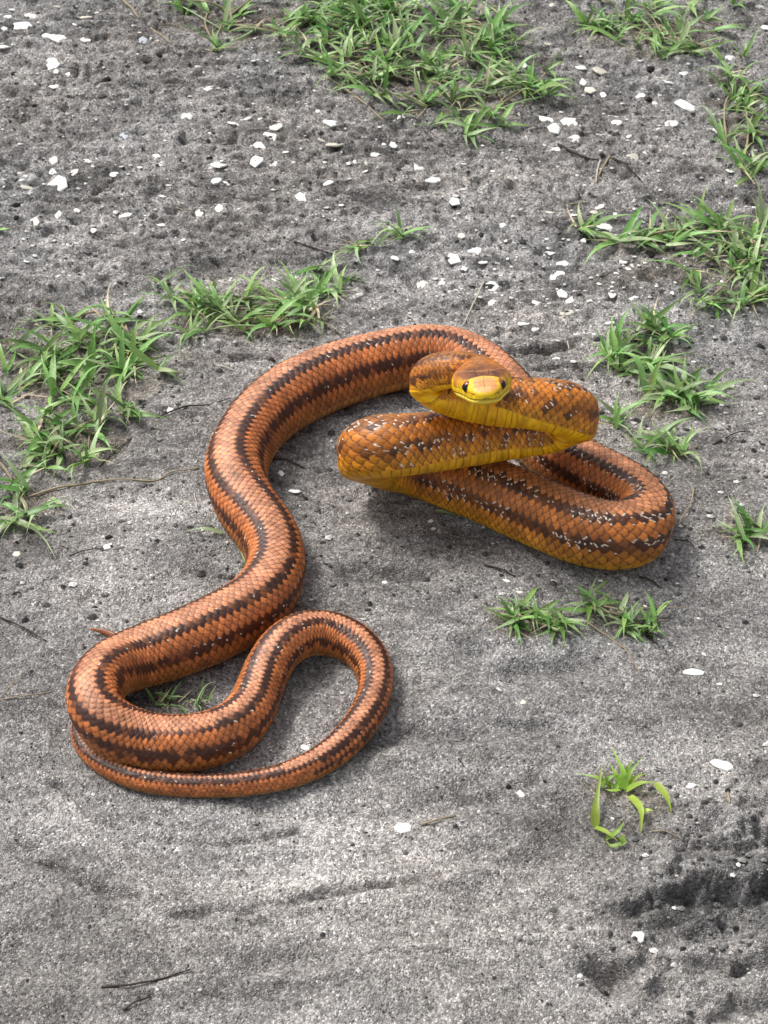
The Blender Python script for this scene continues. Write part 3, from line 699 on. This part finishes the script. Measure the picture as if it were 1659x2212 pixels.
TW=[
([(60,1068),(125,1052),(170,1043),(250,1037),(335,1040),(370,1027),(430,1018)],3.0,'tan','dry_stem','long pale dry runner stem lying from the left grass to the snake'),
([(0,1008),(40,1040),(65,1070),(95,1110)],2.2,'grey','dry_stem','thin brown dry stem slanting below the left grass patch'),
([(340,908),(400,890),(450,878),(500,866)],2.2,'dark','twig','thin dark rootlet reaching the outer bend of the snake'),
([(215,1005),(245,980),(285,950)],2.0,'dark','twig','thin dark twig at the right foot of the left grass patch'),
([(1205,310),(1255,341),(1290,343),(1325,333)],3.4,'dark','twig','dark broken twig lying across on the far sand'),
([(1318,338),(1295,375),(1273,418)],3.2,'tan','straw','pale straw crossing the dark broken twig, longer of two'),
([(1297,345),(1291,370),(1287,398)],2.8,'pale','straw','pale straw crossing the dark broken twig, shorter of two'),
([(1322,345),(1350,365),(1382,389)],3.6,'dark','twig','dark strip for the shadow running down right from the broken twigs'),  # shadow cast by the broken twigs, modelled as a dark strip
([(1300,48),(1240,88),(1178,134)],2.6,'grey','dry_stem','straight grey brown stem between the two top grass mats'),
([(1264,1339),(1295,1363),(1324,1384),(1353,1415),(1384,1463)],2.8,'tan','dry_stem','tan dry stem running down from between the two near tufts'),
([(1008,1384),(1032,1363),(1062,1340)],2.2,'grey','twig','short thin twig left of the near grass tufts'),
([(1099,1470),(1108,1444)],2.2,'dark','twig','tiny dark twig below the left near grass tuft'),
([(910,1787),(945,1779),(984,1763)],3.6,'tan','straw','tan straw piece right of the white chip on the near sand'),
([(1567,1738),(1569,1766)],4.0,'tan','straw','stubby upright tan straw right of the yellow green plant'),
([(1404,1811),(1430,1820),(1462,1834)],2.0,'tan','straw','thin straw below right of the yellow green plant'),
([(218,2127),(300,2122),(350,2107),(412,2094)],3.6,'dark','twig','dark twig on the near sand at the lower left, longer of two'),
([(265,2177),(292,2160),(325,2145)],3.6,'dark','twig','dark twig on the near sand at the lower left, shorter of two'),
([(-10,1330),(50,1358),(100,1385)],2.8,'dark','twig','dark twig at the left edge level with the tail tip'),
([(-10,1520),(55,1507),(110,1492)],2.0,'tan','straw','pale straw at the left edge beside the lower coil, lying flat'),
([(10,1505),(28,1480),(45,1460)],1.8,'tan','straw','short pale straw slanting up at the left edge'),
([(150,1203),(180,1196),(215,1188)],2.0,'dark','twig','short dark twig below the left grass patch'),
([(382,1083),(405,1101)],1.8,'pale','straw','short pale straw beside the narrow bend of the snake, left one'),
([(420,1071),(427,1101)],1.8,'pale','straw','short pale straw beside the narrow bend of the snake, right one'),
([(1498,1058),(1491,1089),(1465,1130)],2.4,'tan','dry_stem','curved tan rootlet beside the right loop of the snake'),
([(1458,1159),(1487,1166),(1500,1176)],2.2,'dark','twig','small dark rootlet beside the right loop of the snake'),
([(1540,957),(1588,938),(1620,929)],2.4,'dark','twig','dark twig on the sand right of the snake loop'),
([(1045,612),(1022,662),(1000,705)],2.4,'pale','rootlet','pale rootlet standing just above the top arc of the snake'),
([(635,520),(685,538),(720,548)],2.4,'dark','twig','dark twig pointing at the small middle grass sprig'),
([(262,0),(282,20),(302,42)],4.0,'tan','straw','tan straw at the top edge left of the grass sprigs'),
([(325,57),(350,85),(372,107)],2.6,'tan','straw','reddish tan straw below the top left grass sprig'),
([(700,165),(780,222),(830,262)],2.8,'tan','dry_stem','tan runner stem coming out below the big top grass mat'),
([(579,1003),(617,1003),(659,1016)],2.8,'dark','twig','dark twig on the sand inside the big curve of the snake'),
([(1046,1222),(1080,1232),(1113,1247)],3.0,'dark','twig','dark bark sliver below the right loop of the snake'),
([(1381,1243),(1405,1252),(1428,1266)],3.4,'dark','twig','dark sliver just below the lowest point of the snake loop'),
([(1370,1312),(1420,1311),(1480,1310)],1.6,'tan','straw','hair thin straw above the right near grass tuft'),
([(458,789),(485,797),(508,804)],2.6,'pale','straw','pale straw between the left grass and the top arc'),
([(728,632),(757,631),(787,634)],2.4,'pale','straw','white straw on the sand right of the upper grass patch'),
([(1225,745),(1229,760)],2.2,'pale','straw','short pale stub on the sand above the snake neck coil'),
([(990,1640),(1003,1660)],2.6,'dark','twig','tiny dark sliver on the sand right of the lower tail loop'),
([(880,1545),(868,1575)],1.6,'grey','twig','short grey sliver on the sand right of the tail loop'),
([(1230,445),(1300,432)],1.5,'tan','straw','thin straw by the lone grass shoot at the right'),
([(560,330),(640,300)],1.3,'grey','straw','thin grey straw on the open sand in the upper middle'),
([(380,450),(420,458),(440,456)],2.0,'tan','straw','curved thin tan straw on the open sand at the upper left'),
]
for i,(pl,wpx,mt,nm,lb) in enumerate(TW):
    pts=[]; 
    for k,(a_,b_) in enumerate(pl):
        p,t=P(a_,b_); rw=wpx*.80*t/FPX; lift=rw*.7+.0012*(k%2)*(len(pl)>2)
        pts.append((p[0],p[1],gz1(p[0],p[1])+lift))
    c=pts[0]; me=tube([tuple(np.array(q)-np.array(c)) for q in pts],rw,.6,i); me.materials.append(TM[mt])
    o=link(nm,me,None,None,label=lb,category=nm.replace('_',' ')); o.location=c

# ---------------------------------------------------------------- grass
def grass_mat(name,c,tr=.22):
    m,N,L,B=mat_new(name)
    oi=N.new('ShaderNodeObjectInfo'); hs=N.new('ShaderNodeHueSaturation'); hs.inputs['Color'].default_value=(*c,1)
    mr=N.new('ShaderNodeMapRange'); mr.inputs[3].default_value=.65; mr.inputs[4].default_value=1.45; L.new(oi.outputs['Random'],mr.inputs[0]); L.new(mr.outputs[0],hs.inputs['Value'])
    mh=N.new('ShaderNodeMapRange'); mh.inputs[3].default_value=.475; mh.inputs[4].default_value=.515
    mm=N.new('ShaderNodeMath'); mm.operation='FRACT'; ml=N.new('ShaderNodeMath'); ml.operation='MULTIPLY'; ml.inputs[1].default_value=13.7
    L.new(oi.outputs['Random'],ml.inputs[0]); L.new(ml.outputs[0],mm.inputs[0]); L.new(mm.outputs[0],mh.inputs[0]); L.new(mh.outputs[0],hs.inputs['Hue'])
    tc=N.new('ShaderNodeTexCoord'); wv=N.new('ShaderNodeTexNoise'); mp=N.new('ShaderNodeMapping'); mp.inputs['Scale'].default_value=(4,60,60)
    L.new(tc.outputs['Object'],mp.inputs[0]); L.new(mp.outputs[0],wv.inputs[0]); wv.inputs['Scale'].default_value=1; wv.inputs['Detail'].default_value=3
    rp=N.new('ShaderNodeValToRGB'); rp.color_ramp.elements[0].color=(.72,.72,.72,1); rp.color_ramp.elements[1].color=(1.3,1.3,1.3,1); rp.color_ramp.elements[0].position=.3; rp.color_ramp.elements[1].position=.7
    L.new(wv.outputs[0],rp.inputs[0]); mx=N.new('ShaderNodeMix'); mx.data_type='RGBA'; mx.blend_type='MULTIPLY'; mx.inputs[0].default_value=1
    L.new(hs.outputs[0],mx.inputs[6]); L.new(rp.outputs[0],mx.inputs[7]); L.new(mx.outputs[2],B.inputs['Base Color'])
    B.inputs['Roughness'].default_value=.42; B.inputs['Specular IOR Level'].default_value=.5
    tl=N.new('ShaderNodeBsdfTranslucent'); L.new(mx.outputs[2],tl.inputs[0]); ms=N.new('ShaderNodeMixShader'); ms.inputs[0].default_value=tr
    L.new(B.outputs[0],ms.inputs[1]); L.new(tl.outputs[0],ms.inputs[2]); L.new(ms.outputs[0],N['Material Output'].inputs[0]); return m
GM=[grass_mat('grass_green',(.21,.38,.11)),grass_mat('grass_deep',(.12,.27,.06)),grass_mat('grass_grey_green',(.32,.43,.21))]
GY_=grass_mat('grass_yellow_green',(.30,.46,.07),.3); GD=grass_mat('grass_dead',(.46,.39,.24),.1)
def blade_mesh(seed,rise,droop,curl,asp=.115):
    """unit blade along +x: rises, arches over; V-folded"""
    r=random.Random(seed); n=9; V=[];Fc=[]
    for i in range(n):
        t=i/(n-1); x=t*(1-.25*droop*t*t); z=rise*math.sin(min(1,t*1.05)*math.pi*.5)-droop*t*t*.6; y=curl*t*t
        wv=(.42+.58*math.sin(math.pi*min(1,t*1.35+.12)))*(1-t**2.6)+.02 if t<1 else .01
        hw=asp*.5*wv*(1+r.uniform(-.08,.08)); tw=.5*t*curl
        V+=[(x-0,y-hw,z+hw*(.35-tw)),(x,y,z),(x,y+hw,z+hw*(.35+tw))]
    for i in range(n-1):
        for k in range(2): Fc.append((i*3+k,(i+1)*3+k,(i+1)*3+k+1,i*3+k+1))
    me=bpy.data.meshes.new('blade'); me.from_pydata(V,[],Fc)
    for p in me.polygons: p.use_smooth=True
    me.update(); return me
BV=[]
for i in range(12):
    BV.append((rnd.uniform(.15,.75),rnd.uniform(0,.85),rnd.uniform(-.35,.35),rnd.uniform(.10,.15)))
BM={}
def blade(parent,kid,mat,loc,az,ln,wk=1.,name='blade'):
    key=(kid,mat.name)
    if key not in BM:
        me=blade_mesh(kid,*BV[kid]); me.materials.append(mat); BM[key]=me
    o=bpy.data.objects.new(name,BM[key]); COL.objects.link(o); o.parent=parent
    o.location=Vector(loc)-parent.location; o.rotation_euler=(rnd.uniform(-.5,.5),rnd.uniform(-.25,.15),az); o.scale=(ln,ln*wk,ln*rnd.uniform(.7,1.15)*(.35 if name[0]=='d' else 1))
    return o
def shoot(parent,x,y,n,ln,pal,az0=None,spread=math.pi,wk=1.):
    z=gz1(x,y)
    for k in range(n):
        az=(az0+rnd.uniform(-spread,spread)) if az0 is not None else rnd.uniform(0,2*math.pi)
        l=ln*rnd.choice((.45,.7,.85,1,1,1.25))*rnd.uniform(.85,1.12)
        dead=rnd.random()<.15
        blade(parent,rnd.randrange(12),GD if dead else rnd.choice(pal),(x+rnd.gauss(0,.0015),y+rnd.gauss(0,.0015),z+rnd.uniform(0,.004)),az,l,wk*(.45 if dead else 1),'dead_blade' if dead else 'blade')
def clump(label,zones,cat='grass clump',pal=None,ln=.026,runners=0,group='grass patches on the sand',wk=1.):
    """zones: (cx,cy,rx,ry,shoots) in view px; the plant roots along flat runners"""
    p0,_=P(zones[0][0],zones[0][1]); root=empty('grass_clump',(p0[0],p0[1],gz1(p0[0],p0[1])),label,cat,group)
    pal=pal or [GM[0],GM[0],GM[1],GM[2]]; cs=[]
    dm=1.0 if 'top centre' in label or 'shoot' in label or 'sprig' in label or 'blade pair' in label else 1.08
    for cx,cy,rx,ry,n in zones:
        for k in range(round(n*dm)):
            a=rnd.uniform(0,6.28); q=math.sqrt(rnd.random())*1.06; x,y=cx+rx*q*math.cos(a),cy+ry*q*math.sin(a)
            p,t=P(x,y); cs.append(p); shoot(root,p[0],p[1],rnd.choice((4,5,5,6,7)),ln,pal,wk=wk)
    for k in range(int(runners*1.8)):
        a,b=rnd.sample(cs,2)
        d=np.hypot(*(a-b)[:2])
        if d>.12: b=a+(b-a)*.12/d
        mid=(a+b)/2+np.array([rnd.uniform(-.008,.008),rnd.uniform(-.008,.008),0])
        pts=[(q[0]-p0[0],q[1]-p0[1],gz1(q[0],q[1])+.0015-root.location.z+lf) for q,lf in ((a,0),(mid,.004),(b,0))]
        me=tube(pts,rnd.uniform(.0006,.0011),.7,k); me.materials.append(TM['tan'] if rnd.random()<.5 else GM[2]); link('runner',me,None,root)
    return root
clump('dense grass mat at the top centre, far left quarter',[(720,30,90,45,16),(800,30,80,40,14),(660,25,50,30,6)],ln=.034,runners=8)
clump('dense grass mat at the top centre, near left quarter',[(700,120,70,40,12),(800,110,70,50,14),(830,170,50,40,9),(740,175,40,25,4)],ln=.034,runners=8)
clump('dense grass mat at the top centre, far right quarter',[(900,50,90,55,18),(1000,50,90,50,16),(1050,110,70,40,9)],ln=.034,runners=9)
clump('dense grass mat at the top centre, near right quarter reaching toward the snake',[(900,150,70,45,10),(1010,160,90,50,11),(1130,180,80,40,11),(930,235,70,40,9),(1030,255,60,40,7),(1180,195,50,22,5)],ln=.034,runners=10)
clump('small loose grass sprigs at the top left',[(400,15,60,20,5),(530,12,55,18,4),(455,105,30,15,3),(480,50,60,20,3),(590,85,50,20,4)],ln=.030,runners=6)
clump('wide low grass mat at the top right',[(1330,40,90,40,9),(1430,50,90,50,9),(1420,100,90,35,8),(1530,40,60,40,5),(1490,120,50,20,4)],ln=.032,runners=7)
clump('grass along the upper right edge beyond the twigs',[(1600,170,50,40,6),(1620,250,45,40,6),(1590,320,40,30,4),(1630,370,35,25,4)],ln=.030,runners=4)
clump('lone grass shoot on the far right sand left of the right patch',[(1262,500,10,4,2)],ln=.032,cat='grass shoot',group='small grass shoots')
clump('grass patch at the right with blades standing upright',[(1350,530,20,10,2),(1440,525,50,25,7),(1530,510,50,40,8),(1620,560,45,50,8),(1500,580,60,20,4),(1640,490,30,35,5)],ln=.032,runners=6)
clump('low grass below the upright right patch, by the right edge',[(1530,650,50,18,5),(1620,640,50,35,7),(1590,600,50,20,3)],ln=.030,runners=3)
clump('thick green tuft right of the raised neck of the snake',[(1370,780,50,30,9),(1410,740,40,35,8),(1330,770,30,15,3)],cat='grass tuft',ln=.030,runners=2)
clump('leafy tuft just right of the raised coil, nearer of two',[(1460,865,45,22,8),(1510,850,30,20,4),(1430,840,20,15,2)],cat='grass tuft',ln=.028,runners=2)
clump('thin sprigs behind the right loop of the snake',[(1410,960,35,20,5),(1455,985,35,12,4),(1330,920,15,20,3)],ln=.026,runners=2)
clump('small tuft cut by the right edge level with the snake loop',[(1605,1155,18,14,4),(1640,1150,14,10,3)],cat='grass tuft',ln=.022,group='small grass tufts')
clump('left one of the two small near grass tufts',[(1140,1335,40,22,7),(1190,1350,35,14,5),(1110,1350,18,14,3)],cat='grass tuft',ln=.020,runners=2,group='small grass tufts')
clump('right one of the two small near grass tufts',[(1275,1300,28,14,4),(1350,1335,30,24,6),(1390,1345,28,16,4)],cat='grass tuft',ln=.021,runners=2,group='small grass tufts')
clump('big grass patch along the left side of the sand',[(60,870,60,50,6),(60,780,60,40,5),(150,760,70,50,7),(240,750,70,45,8),(210,840,80,45,8),(300,790,50,45,5),(270,700,60,25,4),(130,690,40,20,2)],ln=.033,runners=8)
clump('dark leafy grass below the big left patch',[(110,950,50,30,7),(140,1000,45,22,5),(200,930,55,25,5),(255,900,30,15,2)],ln=.030,runners=3)
clump('grass patch just above the left shoulder of the snake',[(400,660,50,20,4),(450,680,50,25,7),(540,680,50,30,6),(690,630,45,18,5),(630,650,45,18,4),(610,690,50,25,5),(650,650,40,22,4),(690,690,40,20,4),(420,720,30,12,2)],ln=.030,runners=6)
clump('lone upright blade pair above the left grass',[(350,612,3,2,1)],cat='grass shoot',ln=.026,group='small grass shoots')
clump('small sprig in the middle of the far sand, right one of two',[(870,515,12,8,2)],cat='grass shoot',ln=.024,group='small grass shoots')
clump('small sprig in the middle of the far sand, left one of two',[(765,535,14,8,3),(820,535,20,8,1)],cat='grass shoot',ln=.026,group='small grass shoots')
clump('small shoots between the middle sprig and the snake arc',[(700,585,20,8,2),(745,600,15,8,1)],cat='grass shoot',ln=.024,group='small grass shoots')
clump('sparse pale sprigs at the left edge below the grass',[(30,1050,30,18,3),(65,1110,15,15,2),(20,1120,20,8,1)],ln=.028,runners=2,group='small grass shoots')
clump('crushed thin grass lying inside the lower loop',[(340,1515,30,10,3),(400,1522,40,10,3)],ln=.014,wk=.8,group='small grass shoots')

def ribbon(parent,pts,wpx,mat,name='blade'):
    """a single hand placed blade through (x,y,height mm) view points"""
    A=[];
    for x,y,h in pts:
        p,t=P(x,y,h/1000); g=gz1(p[0],p[1]); p,t=P(x,y,g+h/1000); A.append(p)
    W_=wpx*1.35*t/FPX; A=cr(np.array(A),5); n=len(A); T_=np.gradient(A,axis=0); V=[];Fc=[]
    for i in range(n):
        u_=i/(n-1); tt=Vector(T_[i]).normalized(); s=tt.cross(Vector((0,0,1)))
        s=s.normalized() if s.length>.2 else Vector((1,0,0)); nn=s.cross(tt)
        hw=W_*.5*((.45+.55*math.sin(math.pi*min(1,u_*1.3+.12)))*(1-u_**3)+.03)
        c=Vector(A[i])-parent.location; V+=[tuple(c-s*hw+nn*hw*.4),tuple(c),tuple(c+s*hw+nn*hw*.4)]
    for i in range(n-1):
        for k in range(2): Fc.append((i*3+k,(i+1)*3+k,(i+1)*3+k+1,i*3+k+1))
    me=bpy.data.meshes.new(name); me.from_pydata(V,[],Fc)
    for p in me.polygons: p.use_smooth=True
    me.materials.append(mat); me.update(); return link(name,me,None,parent)
def hand(label,root_px,blades,mat,cat='grass shoot',group='small grass shoots'):
    p,_=P(*root_px); r=empty('grass_shoot',(p[0],p[1],gz1(p[0],p[1])),label,cat,group)
    for w_,pl in blades: ribbon(r,pl,w_,mat)
    return r
hand('yellow green seedling alone on the near sand at the lower right',(1350,1702),[
 (12,[(1352,1705,1),(1345,1665,9),(1320,1612,14)]),(9,[(1350,1700,1),(1362,1668,9),(1390,1634,12)]),(12,[(1353,1708,1),(1385,1692,8),(1420,1690,8)]),
 (13,[(1415,1692,8),(1440,1722,7),(1450,1755,2)]),(8,[(1330,1700,1),(1290,1680,7),(1242,1670,5)]),(15,[(1285,1785,1),(1287,1740,6),(1301,1650,10)]),
 (9,[(1318,1705,1),(1312,1690,5),(1305,1665,9)]),(8,[(1330,1705,1),(1340,1680,5),(1348,1660,8)]),(14,[(1360,1720,3),(1384,1750,7),(1384,1800,1.5)]),
 (10,[(1284,1788,1),(1310,1798,5),(1336,1818,2)]),(10,[(1310,1812,1),(1335,1795,5),(1348,1775,6)]),(10,[(1340,1806,5),(1346,1822,3),(1320,1829,1)]),(8,[(1344,1822,2),(1320,1828,2),(1308,1812,1)]),(6,[(1340,1706,1),(1320,1708,3),(1305,1704,2)]),(11,[(1345,1703,1),(1330,1675,7),(1318,1650,10)]),(10,[(1356,1700,1),(1372,1680,6),(1395,1672,6)]),(9,[(1350,1700,1),(1356,1660,9),(1370,1640,12)]),(9,[(1384,1760,2),(1400,1750,4),(1412,1752,3)]),(10,[(1300,1700,1),(1318,1680,6),(1338,1672,7)])],GY_)
hand('bent grass blades at the outer side of the narrow snake bend',(525,1225),[
 (8,[(540,1262,1),(525,1200,6),(490,1150,3)]),(7,[(525,1235,1),(528,1215,8),(520,1190,10)]),(8,[(480,1152,2),(440,1142,5),(400,1148,1)]),(5,[(530,1225,1),(536,1240,3),(537,1255,2)])],GM[2])
hand('curved pale blades at the left edge below the left grass',(60,1120),[
 (10,[(0,1118,2),(50,1130,9),(90,1158,7),(120,1205,1)]),(8,[(65,1118,1),(40,1105,7),(20,1115,3)]),(8,[(110,1075,1),(130,1090,4),(152,1103,1)])],GM[2])
hand('short green blade just below the raised left coil bend',(960,1110),[(7,[(940,1104,2),(965,1108,4),(995,1118,1)]),(5,[(960,1110,1),(975,1106,5),(985,1112,2)])],GM[2])
hand('tall blade leaning among the right tuft',(1400,860),[(11,[(1400,858,1),(1418,800,20),(1440,755,30)]),(11,[(1395,850,1),(1370,770,18),(1300,765,6)])],GM[0],group='small grass shoots')
hand('single green blade lying at the far left edge',(10,497),[(8,[(-8,500,1),(10,495,4),(26,494,1)])],GM[0])
